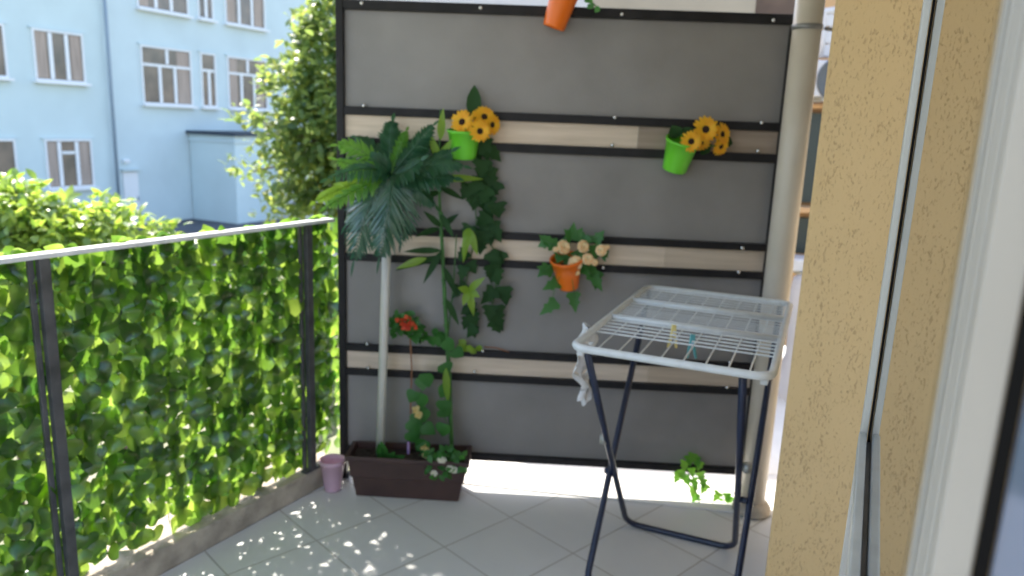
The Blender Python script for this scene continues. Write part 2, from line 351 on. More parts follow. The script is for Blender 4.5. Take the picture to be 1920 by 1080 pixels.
for z0, z1, br in ((1.436, 1.520, 1.16), (.978, 1.062, 1.30), (.496, .572, 1.27)):
    b = MB(); b.box(pp((.028 + br) / 2, (z0 + z1) / 2, .004), (br - .030, .01, z1 - z0), AXP); b.build('board', BOARD, t)
    b = MB(); b.box(pp((br + PW - .028) / 2, (z0 + z1) / 2, .003), (PW - .028 - br, .01, z1 - z0), AXP); b.build('board', BOARD2 if z0 > 1.2 else BOARD3, t, label='darker brown end board')
def onp(u, v): return atp(u, v, PO - PN * .027, PN)
for u, v in ((678, 6), (901, 15), (1166, 27), (1450, 38), (682, 198), (1153, 220), (1428, 230), (684, 271), (1148, 272), (1421, 283),
             (1392, 465), (1385, 510), (1063, 449), (1131, 502), (688, 645), (690, 690), (890, 697), (1363, 726), (1369, 679), (905, 658)):
    p = onp(u, v); b = MB(); b.lathe(p, -PN, [(0, .006), (.0035, .0055), (.0065, .003), (.0075, 0), (.0075, -.002)], 12); b.build('screw', SCREW, t, smooth=True)

# ================================================================== drain pipe
t = thing('drain_pipe', 'thick cream vertical drain pipe standing right of the dark partition', 'pipe', (1.012, 2.80, 0))
b = MB(); b.tube([(1.012, 2.80, .04), (1.012, 2.80, 2.499)], .050, 32); b.build('pipe', PIPEM, t, smooth=True)
b = MB(); b.lathe((1.012, 2.80, .0), (0, 0, 1), [(.075, .008), (.075, .03), (.060, .05), (.050, .055)], 32); b.build('base_collar', CONC, t, smooth=True)
b = MB(); b.lathe((1.012, 2.80, 1.875), (0, 0, 1), [(.050, 0), (.054, .001), (.054, .018), (.050, .019)], 32); b.tube([(1.078, 2.80, 1.884), (1.12, 2.83, 1.884)], .007, 8)
b.build('clamp_ring', mat('clamp_metal', (.25, .25, .25), .4, metal=.5), t, smooth=True)

# ================================================================== neighbour side beyond the partition
t = thing('neighbour_wall', 'low cream wall seen in the slit over the partition', 'wall', (.5, 4.75, 0))
b = MB(); b.box((.90, 4.80, 1.24), (.98, .12, 2.478)); b.build('wall', BEIGEW, t)
b = MB(); b.box((-.36, 4.80, 1.24), (1.52, .12, 2.478)); b.build('white_wall', WHITEW, t)
b = MB(); b.box((1.56, 4.81, 1.24), (.33, .1, 2.476)); b.build('dark_door', BROWNW, t)
t = thing('neighbour_building', 'ochre house wall with dark shuttered window glimpsed between pipe and stucco wall', 'building', (2.6, 7.0, -2.3))
YB = 7.0
def gy(u, v, y=YB): return aty(u, v, y)
def slabpx(b, u0, v0, u1, v1, y, th, over=0):
    p = gy(u0, v0, y); q = gy(u1, v1, y)
    b.box(((p.x + q.x) / 2, y + th / 2, (p.z + q.z) / 2), (abs(q.x - p.x), th, abs(p.z - q.z)))
b = MB(); b.box((3.6, YB + .5, 1.0), (3.6, .6, 6.6)); b.build('wall', ORANGEW, t)
for v0, v1 in ((208, 384), (406, 480)):
    b = MB(); slabpx(b, 1440, v0, 1620, v1, YB + .1, .09); b.build('shutter', DARKGL, t)
for v0, v1 in ((192, 207), (386, 404)):
    b = MB(); slabpx(b, 1420, v0, 1640, v1, YB - .1, .28); b.build('ledge', ORANGEW, t)
b = MB(); slabpx(b, 1400, 835, 1640, 1010, YB - .3, .48); b.build('plinth', mat('lilac_render', (.55, .49, .50), .9, noise=.06), t)
def acunit(label, u0, v0, u1, v1, y, fan):
    p = gy(u0, v0, y); q = gy(u1, v1, y); c = V((p.x + q.x) / 2, y + .15, (p.z + q.z) / 2)
    a = thing('air_conditioner', label, 'air conditioner', (c.x, c.y, q.z), 'outdoor air conditioner units')
    b = MB(); b.box(c, (q.x - p.x, .3, p.z - q.z)); b.build('casing', ACM, a, bevel=.015)
    if fan:
        f = gy(*fan, y); b = MB(); b.lathe((f.x, y - .004, f.z), (0, -1, 0), [(.0, .006), (.03, .008), (.035, .004), (.17, .004), (.18, .010), (.19, 0)], 32); b.build('fan_grille', ACG, a, smooth=True)
    for s in (-.3, .3):
        b = MB(); b.box((c.x + s * (q.x - p.x), y + .16, q.z - .02), (.04, .42, .035)); b.build('bracket', CHROMEGREY, a)
acunit('white air conditioner with round dark fan, upper unit beside the pipe top', 1530, 112, 1640, 186, YB - .3, (1572, 150))
acunit('small white air conditioner lower down beside the drain pipe', 1484, 486, 1600, 514, YB - .35, None)
t = thing('pipe_bundle', 'white vertical refrigerant pipes above the upper air conditioner', 'pipe', gy(1538, 110, YB - .2))
for u_, r_ in ((1537, .035), (1550, .02)):
    b = MB(); p = gy(u_, 108, YB - .15); q = gy(u_ + 8, 22, YB - .15); b.tube([p, (p + q) / 2 + V(.01, 0, 0), q, q + V(.3, 0, .05)], r_, 10); b.build('pipe', ACM, t, smooth=True)
for v_ in (38, 70, 95):
    b = MB(); p = gy(1550, v_, YB - .16); b.box(p, (.3, .03, .09)); b.build('clip', ACM, t)
# white draped object behind the pipe
t = thing('covered_appliance', 'white plastic covered appliance half hidden behind the drain pipe', 'appliance', (1.62, 4.2, .001))
b = MB(); prof = []
for v_, u_ in ((525, 1492), (560, 1484), (620, 1482), (670, 1476), (700, 1462), (760, 1458), (785, 1462)):
    p = aty(u_, v_, 4.2); prof.append((1.85 - p.x, p.z))
prof = [(.0, prof[0][1] + .03)] + prof + [(0, prof[-1][1])]
b.lathe((1.85, 4.2, 0), (0, 0, 1), prof, 28); b.build('cover', ACM, t, smooth=True)
b = MB(); b.tube([(1.85, 4.2, .001), (1.85, 4.2, prof[-1][1])], [.2, .2], 20); b.build('stand', mat('olive_stand', (.16, .12, .07), .8), t)

# ================================================================== railing
t = thing('balcony_railing', 'grey steel balcony railing with bright flat handrail on the left', 'railing', rp(1, -.02, 0))
AXR = (DR, IN, V(0, 0, 1))
b = MB(); b.box(rp(L / 2 - .01, -.022, 1.108), (L - .02, .045, .014), AXR); b.build('handrail', RAILM, t, bevel=.003)
for s in (.135, 1.120, 2.105, 3.09, 4.075):
    b = MB(); b.box(rp(s, -.014, .593), (.030, .022, 1.015), AXR); b.box(rp(s + .026, -.030, .593), (.016, .012, 1.015), AXR); b.box(rp(s, -.018, .0895), (.09, .034, .008), AXR)
    b.build('post', STEEL, t, bevel=.002)
for z in (1.06, .60, .16):
    b = MB(); b.box(rp(L / 2 - .03, -.098, z), (L - .06, .012, .022), AXR); b.build('cross_rail', RAILM, t, bevel=.002)

# ================================================================== leaf screen
t = thing('ivy_privacy_screen', 'green artificial leaf privacy screen tied along the outside of the railing', 'privacy screen', rp(1.5, -.06, .1))
def screen_leaves(b, s0, pitch, row, z1, offs, size, tilt, jit):
    s = s0; ci = 0
    while s < 4.4:
        z = z1 - (row / 2 if ci % 2 else 0); ph = rnd(0, 6)
        while z > .105:
            if not (z < .15 and random.random() < .3):
                ss = s + rnd(-jit, jit) + .008 * math.sin(z * 11 + ph); zz = z + rnd(-jit, jit) * .7
                sz = size * rnd(.85, 1.15)
                d = V(0, 0, -1) + DR * rnd(-.55, .55) + IN * (tilt + rnd(-.12, .2))
                n = IN + V(0, 0, tilt + rnd(-.15, .5)) + DR * rnd(-.45, .45)
                b.leaf(rp(ss, offs + rnd(-.012, .012), zz + sz * .4), d, n, sz, sz * rnd(1.0, 1.15), ROUND, rnd(.1, .35), rnd(.15, .6))
            z -= row
        s += pitch; ci += 1
ROUND = [(0, .10), (.03, .34, .05), (.14, .52, .02), (.34, .58), (.56, .50), (.76, .32), (.92, .12), (1, .01)]
b = MB()
s = -.045
while s < 4.4:                                                         # strings of leaves, two leaves splayed per row
    z = 1.088 - rnd(0, .02); ph = rnd(0, 6)
    while z > .105:
        for sg in (-1, 1):
            if z < .15 and random.random() < .3: continue
            sz = .058 * rnd(.8, 1.2)
            ss = s + sg * .014 + rnd(-.006, .006) + .006 * math.sin(z * 9 + ph); zz = z + rnd(-.007, .007) + sg * .008
            d = V(0, 0, -1) + DR * (sg * -.55 + rnd(-.35, .35)) + IN * rnd(.25, .75)
            n = IN + V(0, 0, rnd(.15, .9)) + DR * rnd(-.45, .45)
            b.leaf(rp(ss, -.052 + rnd(-.010, .010), zz + sz * .4), d, n, sz, sz * rnd(1.0, 1.15), ROUND, rnd(.1, .35), rnd(.2, .7))
        z -= .050
    s += .074
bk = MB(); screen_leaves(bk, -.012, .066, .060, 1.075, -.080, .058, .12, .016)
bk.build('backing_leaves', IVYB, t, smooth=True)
for i in range(130):                                                    # tips above the handrail
    s_ = rnd(-.02, 4.4); b.leaf(rp(s_, -.052 + rnd(-.01, .012), 1.085 + rnd(0, .01)), V(0, 0, rnd(-.6, .6)) + DR * rnd(-1, 1) + IN * rnd(.0, .3), IN + V(0, 0, rnd(0, .6)), .050, .052, ROUND, .2, .3)
b.build('foliage', IVYS, t, smooth=True)
b = MB()
s = .03
while s < 4.6:
    b.tube([rp(s, -.066, .12), rp(s + .008, -.064, .6), rp(s, -.066, 1.1)], .0016, 4); s += .104
for z in (.16, .34, .52, .70, .88, 1.06): b.tube([rp(.02, -.067, z), rp(4.6, -.067, z)], .0014, 4)
b.build('netting', STEMG, t)

# ================================================================== glass door leaf standing open (right)
da = R(25.42); LD = V(math.sin(da), math.cos(da), 0); LN = V(LD.y, -LD.x, 0)    # leaf direction; LN to the right
def lp(r, off=0, z=0): return LD * r + LN * (.0362 + off) + V(0, 0, z)
AXL = (LD, LN, V(0, 0, 1))
t = thing('glass_door', 'white framed glass door leaf standing open in front of the stucco wall', 'door', lp(.7, 0, 0))
b = MB(); b.box(lp(1.11, -.0065, 1.24), (.05, .009, 2.42), AXL); b.build('stile', PVC, t, bevel=.002)
b = MB(); b.box(lp(1.11, .0145, 1.24), (.05, .009, 2.42), AXL); b.build('stile', PVC, t, bevel=.002)
b = MB(); b.box(lp(1.10, .004, 1.24), (.028, .0095, 2.418), AXL); b.build('gasket', RUBBER, t)
for i, (o, m_) in enumerate(((-.012, CHROMEGREY), (.012, CHROMEGREY))):
    b = MB(); b.box(lp(.735, o * .9 + .003, 1.093), (.70, .010, .030), AXL); b.build('middle_rail', m_, t, bevel=.002)
b = MB(); b.box(lp(.735, .003, 1.086), (.70, .0095, .018), AXL); b.build('rail_groove', STEEL, t)
b = MB(); b.box(lp(.735, .003, 1.80), (.70, .005, 1.36), AXL); b.build('pane', glassmat('door_glass', (.93, .94, .93)), t)

# door frame close to the camera
def cp(u, v, r):   # point on the ray at horizontal range r
    d = ray(u, v); return CAMP + d * (r / math.hypot(d.x, d.y))
t = thing('door_frame', 'white plastic door frame with stepped profile and black seal at the right edge', 'door frame', cp(1800, 540, .36) * 1 - V(0, 0, 1.3))
def vert_strip(name, u0, u1, r, th, m_, zc=1.25, hz=2.4, bev=.001):
    """upright strip whose left and right edges stand on the bearings of pixel columns u0, u1 at eye height"""
    v = 262; a = cp(u0, v, r); c = cp(u1, v, r); X = (c - a); X.z = 0; wdt = X.length; X.normalize(); N = V(-X.y, X.x, 0)
    ce = (a + c) / 2; ce.z = zc; b = MB(); b.box(ce + N * (th / 2), (wdt, th, hz), (X, N, V(0, 0, 1))); return b.build(name, m_, t, bevel=bev)
vert_strip('profile_step', 1838, 1848, .375, .03, PVC)
vert_strip('profile_step', 1849, 1855, .372, .03, PVC)
vert_strip('profile_step', 1856, 1868, .369, .03, PVC)
vert_strip('profile_step', 1869, 1884, .366, .03, PVC)
vert_strip('jamb', 1885, 1975, .362, .035, PVC)
vert_strip('seal', 1975.6, 2012, .360, .03, RUBBER)
vert_strip('side_glass', 2012.6, 2300, .362, .006, SKYBLUEGL)

# ================================================================== drying rack
RC = V(.603, 2.357, 0); RU = V(.38, .925, 0).normalized(); RW = V(.925, -.38, 0).normalized(); RZ = .90
def kp(a, c, z): return RC + RU * a + RW * c + V(0, 0, z)
t = thing('drying_rack', 'folding laundry rack with white wire top and crossed navy tube legs', 'clothes airer', RC)
def rrect(a0, a1, c0, c1, z, r, n=5):
    pts = []
    for (a, c, st) in ((a1 - r, c1 - r, 0), (a0 + r, c1 - r, 90), (a0 + r, c0 + r, 180), (a1 - r, c0 + r, 270)):
        for i in range(n + 1):
            th = R(st + 90 * i / n); pts.append(kp(a + r * math.cos(th), c + r * math.sin(th), z))
    return pts + [pts[0], pts[1]]
b = MB(); b.tube(rrect(-.475, .475, -.268, .268, RZ, .045), .0115, 10); b.build('outer_frame', RACKW, t, smooth=True)
for a in (-.075, .205):
    b = MB(); b.tube([kp(a, -.262, RZ - .001), kp(a, .262, RZ - .001)], .0115, 10); b.build('cross_bar', RACKW, t, smooth=True)
b = MB()
for a in [-.265, -.225, -.185, -.145, -.105, -.04, -.012, .016, .044, .072, .100, .135, .170, .235, .27, .31, .35, .39, .43]:
    b.tube([kp(a, -.262, RZ - .003), kp(a, .262, RZ - .003)], .0022 if -.1 < a < .2 else .0028, 6)
b.build('cross_wires', RACKW, t)
b = MB()
for c in [-.205, -.145, -.085, -.025, .035, .095, .155, .21]:
    b.tube([kp(-.47, c, RZ - .006), kp(.47, c, RZ - .006)], .0024, 6)
b.build('long_wires', RACKW, t)
def ubent(a0, a1, c0, c1, ztop=RZ - .012, r=.05):
    """U tube: down one side, along the floor, up the other"""
    k = (a1 - a0) / ztop
    def P(c, z): return kp(a1 - k * z, c, z)
    pts = [P(c0, ztop), P(c0 + .004, ztop / 2), P(c0 + .01, r + .02)]
    for i in range(5):
        th = R(180 + 22.5 * i); pts.append(P(c0 + .01 + r + r * math.cos(th), .011 + r + r * math.sin(th)))
    pts.append(P(0, .011))
    for i in range(5):
        th = R(270 + 22.5 * i); pts.append(P(c1 - .01 - r + r * math.cos(th), .011 + r + r * math.sin(th)))
    pts += [P(c1 - .01, r + .02), P(c1 - .004, ztop / 2), P(c1, ztop)]
    return pts
b = MB(); b.tube(ubent(-.44, .235, -.235, .195), .0112, 12); b.build('leg_frame', RACKB, t, smooth=True)
b = MB(); b.tube(ubent(.44, -.275, -.252, .235), .0112, 12); b.build('leg_frame', RACKB, t, smooth=True)
for c in (-.243, .215):
    b = MB(); p = kp(-.01, c, .325); b.tube([p - RW * .022, p + RW * .022], .011, 10); b.build('pivot', RACKB, t, smooth=True)
    b = MB(); p = kp(-.145, c, .50); b.tube([p - V(0, 0, .014), p + V(0, 0, .014)], .013, 10); b.build('clip', CHROMEGREY, t, smooth=True)
for c in (-.268, .268):
    b = MB(); b.box(kp(-.43, c * .93, RZ - .018), (.05, .02, .022), (RU, RW, V(0, 0, 1))); b.build('hinge', RACKW, t, bevel=.003)
# clothes pegs
def peg(u, v, m_, label, lean):
    p = atz(u, v - 14, RZ); t = thing('clothes_peg', label, 'clothes peg', p, 'clothes pegs clipped on the rack wires')
    for s_ in (-1, 1):
        b = MB(); q = [p + V(s_ * .003, 0, .018), p + V(s_ * .004, 0, 0), p + V(s_ * .006, 0, -.02), p + V(s_ * .013 + lean, 0, -.055)]
        b.tube(q, [.0045, .005, .005, .004], 6); b.build('jaw', m_, t, smooth=True)
    b = MB(); b.tube([p + V(-.008, 0, -.012), p + V(.008, 0, -.012)], .0045, 8); b.build('spring', SCREW, t)
peg(1263, 634, YPEG, 'pale yellow clothes peg clipped to a rack wire', 0)
peg(1298, 652, TPEG, 'teal clothes peg clipped to a rack wire', .003)
# lace cloth hanging on the left edge of the rack
b = MB(); vs = []; fs = []; nu, nv = 10, 26
for j in range(nv + 1):
    for i in range(nu + 1):
        x = i / nu - .5; tt = j / nv
        a = -.29 + x * (.10 + .05 * math.sin(tt * 5)) + .02 * math.sin(tt * 9) + .05 * tt
        c = -.283 - .012 * math.sin(x * 14 + tt * 3) - .008 * math.sin(tt * 17 + x * 5) + .012 * tt
        vs.append(kp(a - .07 * tt, c, RZ + .012 - .235 * tt + .012 * math.sin(x * 11)))
for j in range(nv):
    for i in range(nu):
        if j > 3 and (i * 7 + j * 5) % 11 == 0: continue
        a = j * (nu + 1) + i; fs.append((a, a + 1, a + nu + 2, a + nu + 1))
b.add(vs, fs); o = b.build('lace_cloth', LACE, None, smooth=True); tag(o, 'thin white lace cloth dangling from the left edge of the laundry rack', 'cloth')
sm = o.modifiers.new('thick', 'SOLIDIFY'); sm.thickness = .002

# ================================================================== planter and pink pot
t = thing('planter_box', 'long brown plastic planter box on the tiled floor under the palm', 'planter', (-.395, 2.86, 0))
x0, x1 = -.615, -.172; yf, yb = 2.795, 2.935
def ring(dx, z, ins=0): return [(x0 - dx + ins, yf - dx * .5 + ins, z), (x1 + dx - ins, yf - .018 - dx * .5 + ins, z), (x1 + dx - ins, yb - ins, z), (x0 - dx + ins, yb - ins, z)]
def rings(rs):
    b = MB(); vs = [v for r in rs for v in r]; fs = [(0, 3, 2, 1)]
    for i in range(len(rs) - 1):
        for j in range(4): fs.append((i * 4 + j, i * 4 + (j + 1) % 4, (i + 1) * 4 + (j + 1) % 4, (i + 1) * 4 + j))
    b.add(vs, fs); return b
rings([ring(-.012, 0), ring(.004, .085), ring(.010, .090), ring(.018, .160), ring(.030, .161), ring(.030, .180), ring(.018, .180, .006), ring(.005, .10, .008)]).build('box', BROWNP, t, bevel=.003)
b = MB(); n = 26; vs = []
for j in range(9):
    for i in range(n): vs.append((x0 - .006 + (x1 - x0 + .012) * i / (n - 1), yf + .006 + (yb - yf - .016) * j / 8, .155 + rnd(-.005, .005)))
b.add(vs, [(j * n + i, j * n + i + 1, (j + 1) * n + i + 1, (j + 1) * n + i) for j in range(8) for i in range(n - 1)]); b.build('soil', SOIL, t)
pc = atz(624, 918, 0)
t = thing('pink_pot', 'small empty pink plastic pot between the kerb and the brown planter', 'plant pot', pc)
b = MB(); b.lathe(pc, (0, 0, 1), [(0, .002), (.032, .002), (.034, .006), (.047, .118), (.052, .120), (.053, .136), (.050, .138), (.046, .118), (.032, .012), (0, .012)], 32)
b.build('pot', PINKP, t, smooth=True)
p = aty(766, 862, 2.88); b = MB(); b.tube([p - V(0, 0, .03), aty(766, 828, 2.88)], .006, 8)
tag(b.build('plant_label_stick', LILAC, None, smooth=True), 'short lilac plastic stick pushed into the planter soil', 'stick')

# ================================================================== palm
t = thing('artificial_palm', 'artificial palm with cream pole stem in the brown planter', 'palm', aty(712, 862, 2.87))
pb = aty(712, 866, 2.87); ptop = aty(733, 330, 2.82)
b = MB(); b.tube([pb, aty(727, 400, 2.83), ], .0175, 16); b.build('stem', POLEM, t, smooth=True)
def frond(pts, L, W, m_, n=20, droop=.4, side=None, pname='frond'):
    """pinnate frond along a bezier of three points"""
    c = bez(*pts, n + 2); b = MB(); b.tube(c, [.004 * (1 - .7 * i / (n + 1)) for i in range(n + 2)], 5)
    for i in range(2, n + 2):
        p = c[i]; d = (c[i] - c[i - 1]).normalized(); vw = (p - CAMP).normalized() * -1
        ref = side if side else (vw + V(0, 0, .6))
        sv = d.cross(ref).normalized(); k = math.sin(math.pi * min(1, (i / (n + 1)) * .86 + .14)) ** .6
        for sg in (-1, 1):
            dd = sv * sg + d * rnd(.75, 1.05) + V(0, 0, -droop * rnd(.4, 1)) + rv() * .10
            b.leaf(p, dd, ref + rv() * .3, L * k * rnd(.85, 1.1), W, LANCE, .35, .28)
    b.leaf(c[-1], c[-1] - c[-2], ref, L * .6, W, LANCE, .3, .2)
    return b.build(pname, m_, t, smooth=True)
Y0 = 2.82
def F3(cx, cy, ex, ey, dc=0, de=0): return (ptop, aty(cx, cy, Y0 + dc), aty(ex, ey, Y0 + de))
frond(F3(728, 270, 736, 228, .02, .04), .060, .016, PALMD, 22, .0)
frond(F3(748, 280, 762, 246, 0, .02), .038, .010, PALML, 20, .0)
frond(F3(700, 268, 668, 258, .03, .06), .055, .013, PALMD, 20, .3)
frond(F3(680, 270, 634, 272, -.02, -.05), .060, .010, PALML, 22, .1)
frond(F3(690, 320, 632, 300, -.05, -.10), .060, .010, PALML, 22, .5)
frond(F3(695, 300, 650, 300, .02, .05), .06, .014, PALMD, 20, .4)
frond(F3(700, 300, 615, 335, -.10, -.22), .06, .010, PALMD, 20, .5)
frond(F3(650, 340, 592, 378, -.1, -.2), .050, .016, LIME, 18, .25)
frond(F3(670, 350, 612, 388, -.12, -.24), .055, .013, PALML, 18, .5)
frond(F3(690, 350, 664, 485, -.12, -.10), .135, .0095, PALMB, 36, .7)
frond(F3(735, 360, 712, 480, -.14, -.10), .135, .0095, PALMB, 36, .7)
frond(F3(765, 370, 752, 450, -.10, -.05), .105, .009, PALMB, 26, .6)
frond(F3(700, 345, 650, 420, -.05, .0), .10, .010, PALMB, 24, .6)
frond(F3(780, 270, 812, 236, -.02, -.02), .050, .011, PALMD, 20, .05)
frond(F3(800, 300, 868, 312, -.06, -.08), .060, .013, PALMD, 22, .25)
frond(F3(775, 290, 800, 262, .0, .0), .060, .013, PALMD, 20, .1)
frond(F3(790, 320, 845, 285, .0, -.02), .070, .016, PALMD, 22, .3)
frond(F3(780, 330, 850, 335, -.03, -.05), .070, .018, PALMD, 22, .3)
frond(F3(780, 345, 815, 385, -.03, .02), .065, .014, PALMD, 20, .5)
frond(F3(750, 330, 790, 300, -.06, -.1), .06, .016, PALMD, 18, .3)
frond(F3(720, 300, 700, 300, -.06, -.12), .055, .015, PALMD, 16, .2)
# ================================================================== bamboo
def lf(b, u0, v0, u1, v1, y0, y1, W, prof=LANCE, fold=.2, curl=.15, n=None):
    p = aty(u0, v0, y0); q = aty(u1, v1, y1); d = q - p
    b.leaf(p, d, n if n else V(rnd(-.3, .3), -1, .5 + rnd(-.2, .2)), d.length, W, prof, fold, curl)
t = thing('artificial_bamboo', 'tall green artificial bamboo stem with long narrow leaves beside the palm', 'bamboo', aty(848, 866, 2.88))
b = MB()
c = [aty(848, 868, 2.88), aty(842, 700, 2.885), aty(834, 560, 2.89), aty(828, 440, 2.89), aty(822, 345, 2.88), aty(826, 205, 2.87)]
b.tube(c, [.009, .009, .008, .007, .005, .002], 10)
for a_ in range(12):
    v_ = 820 - a_ * 42; f_ = (868 - v_) / 168; i_ = min(4, int((868 - v_) / 140)); 
    pz = aty(848 - (868 - v_) * .047, v_, 2.885); b.lathe(pz, (0, 0, 1), [(.006, -.006), (.0115, 0), (.006, .006)], 10)
b.tube([aty(838, 640, 2.89), aty(850, 540, 2.90), aty(856, 440, 2.90)], [.004, .003, .002], 6)
b.build('stem', STEMG, t, smooth=True)
b = MB()
for q in ((826, 425, 797, 396), (828, 470, 756, 468), (826, 480, 741, 503), (828, 470, 793, 530), (824, 428, 780, 440), (830, 425, 858, 400), (832, 500, 860, 560), (824, 360, 780, 372), (824, 350, 870, 372), (822, 300, 800, 250), (828, 330, 856, 290), (826, 400, 850, 445), (836, 560, 862, 610)):
    lf(b, *q, 2.88, 2.86 + rnd(-.05, .02), .026)
b.build('dark_leaves', IVYD, t, smooth=True)
b = MB()
for q in ((800, 484, 742, 502), (826, 336, 903, 330), (826, 262, 829, 205), (825, 300, 802, 248), (825, 300, 845, 262), (880, 428, 864, 492), (880, 428, 894, 478), (880, 428, 878, 462), (880, 428, 868, 452), (879, 545, 861, 540), (879, 545, 905, 520), (879, 545, 888, 592), (879, 545, 868, 572), (879, 545, 898, 556), (836, 690, 838, 760)):
    lf(b, *q, 2.85, 2.82, .030, curl=.2)
b.build('light_leaves', LIME, t, smooth=True)

# ================================================================== ivy garlands
def garland(name, label, pts, m_, y, size, per=2, spread=14, prof=IVY, cat='garland', stem=True, droop=1.0, r=.0022):
    P = [aty(u, v, y) for u, v in pts]; t = thing(name, label, cat, P[0])
    if stem: b = MB(); b.tube(P, r, 6); b.build('stem', STEMG, t, smooth=True)
    b = MB()
    for i, (u, v) in enumerate(pts):
        for k in range(per):
            p = aty(u + rnd(-spread, spread), v + rnd(-spread * .7, spread * .7), y - rnd(.005, .045))
            b.leaf(p, V(rnd(-.8, .8), rnd(-.35, .1), -droop + rnd(-.3, .5)), V(rnd(-.4, .4), -1, .35 + rnd(-.3, .3)), size * rnd(.8, 1.1), size * rnd(.8, 1.0), prof, rnd(.05, .25), rnd(.05, .4))
    b.build('leaves', m_, t, smooth=True); return t
garland('ivy_garland', 'dark ivy garland hanging down from the left green pot', [(898, 272), (905, 290), (918, 308), (922, 330), (915, 350), (920, 370), (905, 385), (912, 405), (918, 425), (905, 440), (928, 470), (932, 500), (930, 535), (925, 565), (915, 590)], IVYD, 2.92, .080, 2, 15)
garland('ivy_garland', 'dark ivy garland along the bamboo, left of the longer hanging garland', [(880, 345), (890, 362), (893, 420), (885, 470), (880, 500), (872, 535), (868, 570), (885, 590), (897, 608)], IVYD, 2.93, .062, 2, 12)
garland('potted_ivy', 'round leaved green climbing plant left of the bamboo foot in the planter', [(790, 850), (786, 820), (795, 800), (775, 780), (770, 800), (793, 762), (790, 735), (795, 705)], IVYG, 2.885, .066, 2, 12, HEART, 'climbing plant')
garland('potted_ivy', 'green round leaved creeper climbing the bamboo stem', [(845, 860), (842, 800), (826, 768), (836, 745), (832, 728), (838, 680), (845, 655), (838, 640)], IVYG, 2.87, .062, 1, 9, HEART, 'climbing plant')

# small red flowering plant
t = thing('red_flower', 'small red flowering plant on a thin reddish stem behind the planter', 'flower', aty(768, 860, 2.91))
b = MB(); b.tube([aty(769, 862, 2.91), aty(770, 760, 2.91), aty(772, 690, 2.91), aty(768, 615, 2.90)], .0035, 6); b.build('stem', STEMB, t, smooth=True)
b = MB()
for i in range(26):
    p = aty(762 + rnd(-16, 16), 604 + rnd(-8, 10), 2.88 + rnd(-.03, .02)); b.leaf(p, rv() + V(0, -.5, 0), V(0, -1, .3), .020, .018, OVAL, .2, .2)
b.build('petals', REDP, t, smooth=True)
b = MB()
for i in range(60):
    p = aty(760 + rnd(-26, 22), 606 + rnd(-16, 20), 2.90 + rnd(-.03, .02)); b.leaf(p, rv() + V(0, -.3, .2), V(0, -1, .5), .030, .020, OVAL, .2, .3)
for i in range(22):
    p = aty(790 + rnd(-40, 36), 622 + rnd(-9, 10), 2.90 + rnd(-.04, .02)); b.leaf(p, rv() + V(.2, -.3, -.2), V(0, -.6, 1), .045, .034, OVAL, .2, .3)
b.build('leaves', IVYG, t, smooth=True)
# white flowers in the planter
t = thing('white_flower', 'white flowering plant over the right end of the planter', 'flower', aty(835, 880, 2.84))
b = MB(); b2 = MB(); b3 = MB()
for i in range(6):
    p = aty(836 + rnd(-24, 24), 868 + rnd(-22, 22), 2.76 + rnd(-.02, .02)); b3.tube([aty(836, 885, 2.85), p], .0015, 4)
    b = MB()
    for k in range(6): b.leaf(p, V(math.cos(k * 1.05), -.35, math.sin(k * 1.05)), V(0, -1, 0), .016, .014, PETALP, .1, .1)
    b.build('blossom', WPET, t, smooth=True)
for i in range(90):
    p = aty(834 + rnd(-34, 34), 872 + rnd(-28, 24), 2.785 + rnd(-.02, .03)); b2.leaf(p, rv() + V(0, -.4, .1), V(0, -1, .5), .036, .022, OVAL, .2, .3)
b3.build('stem', STEMG, t); b2.build('leaves', IVYG, t, smooth=True)
t = thing('yellow_flower', 'pale yellow blossoms on the climbing plant in the planter', 'flower', aty(795, 860, 2.86))
b = MB(); b2 = MB()
for (u_, v_) in ((780, 770), (786, 776), (797, 838), (800, 850)):
    p = aty(u_, v_, 2.835); b2.tube([aty(793, 868, 2.86), aty(792, (868 + v_) / 2, 2.85), p], .0012, 4)
    b = MB()
    for k in range(7): b.leaf(p, rv() + V(0, -.8, 0), V(0, -1, 0), .022, .018, PETALP, .1, .2)
    b.build('blossom', YPET, t, smooth=True)
b2.build('stem', STEMG, t)
t = thing('seedling', 'bright green seedling leaves at the foot of the palm pole in the planter', 'plant', aty(732, 866, 2.84))
b = MB(); b2 = MB()
for q in ((728, 870, 755, 856), (728, 870, 736, 850), (728, 870, 712, 862), (722, 868, 716, 832), (720, 868, 708, 836), (730, 872, 748, 872)): lf(b, *q, 2.85, 2.81, .040, OVAL)
b2.tube([aty(725, 880, 2.86), aty(727, 866, 2.85)], .003, 6); b2.build('stem', STEMG, t); b.build('leaves', IVYG, t, smooth=True)
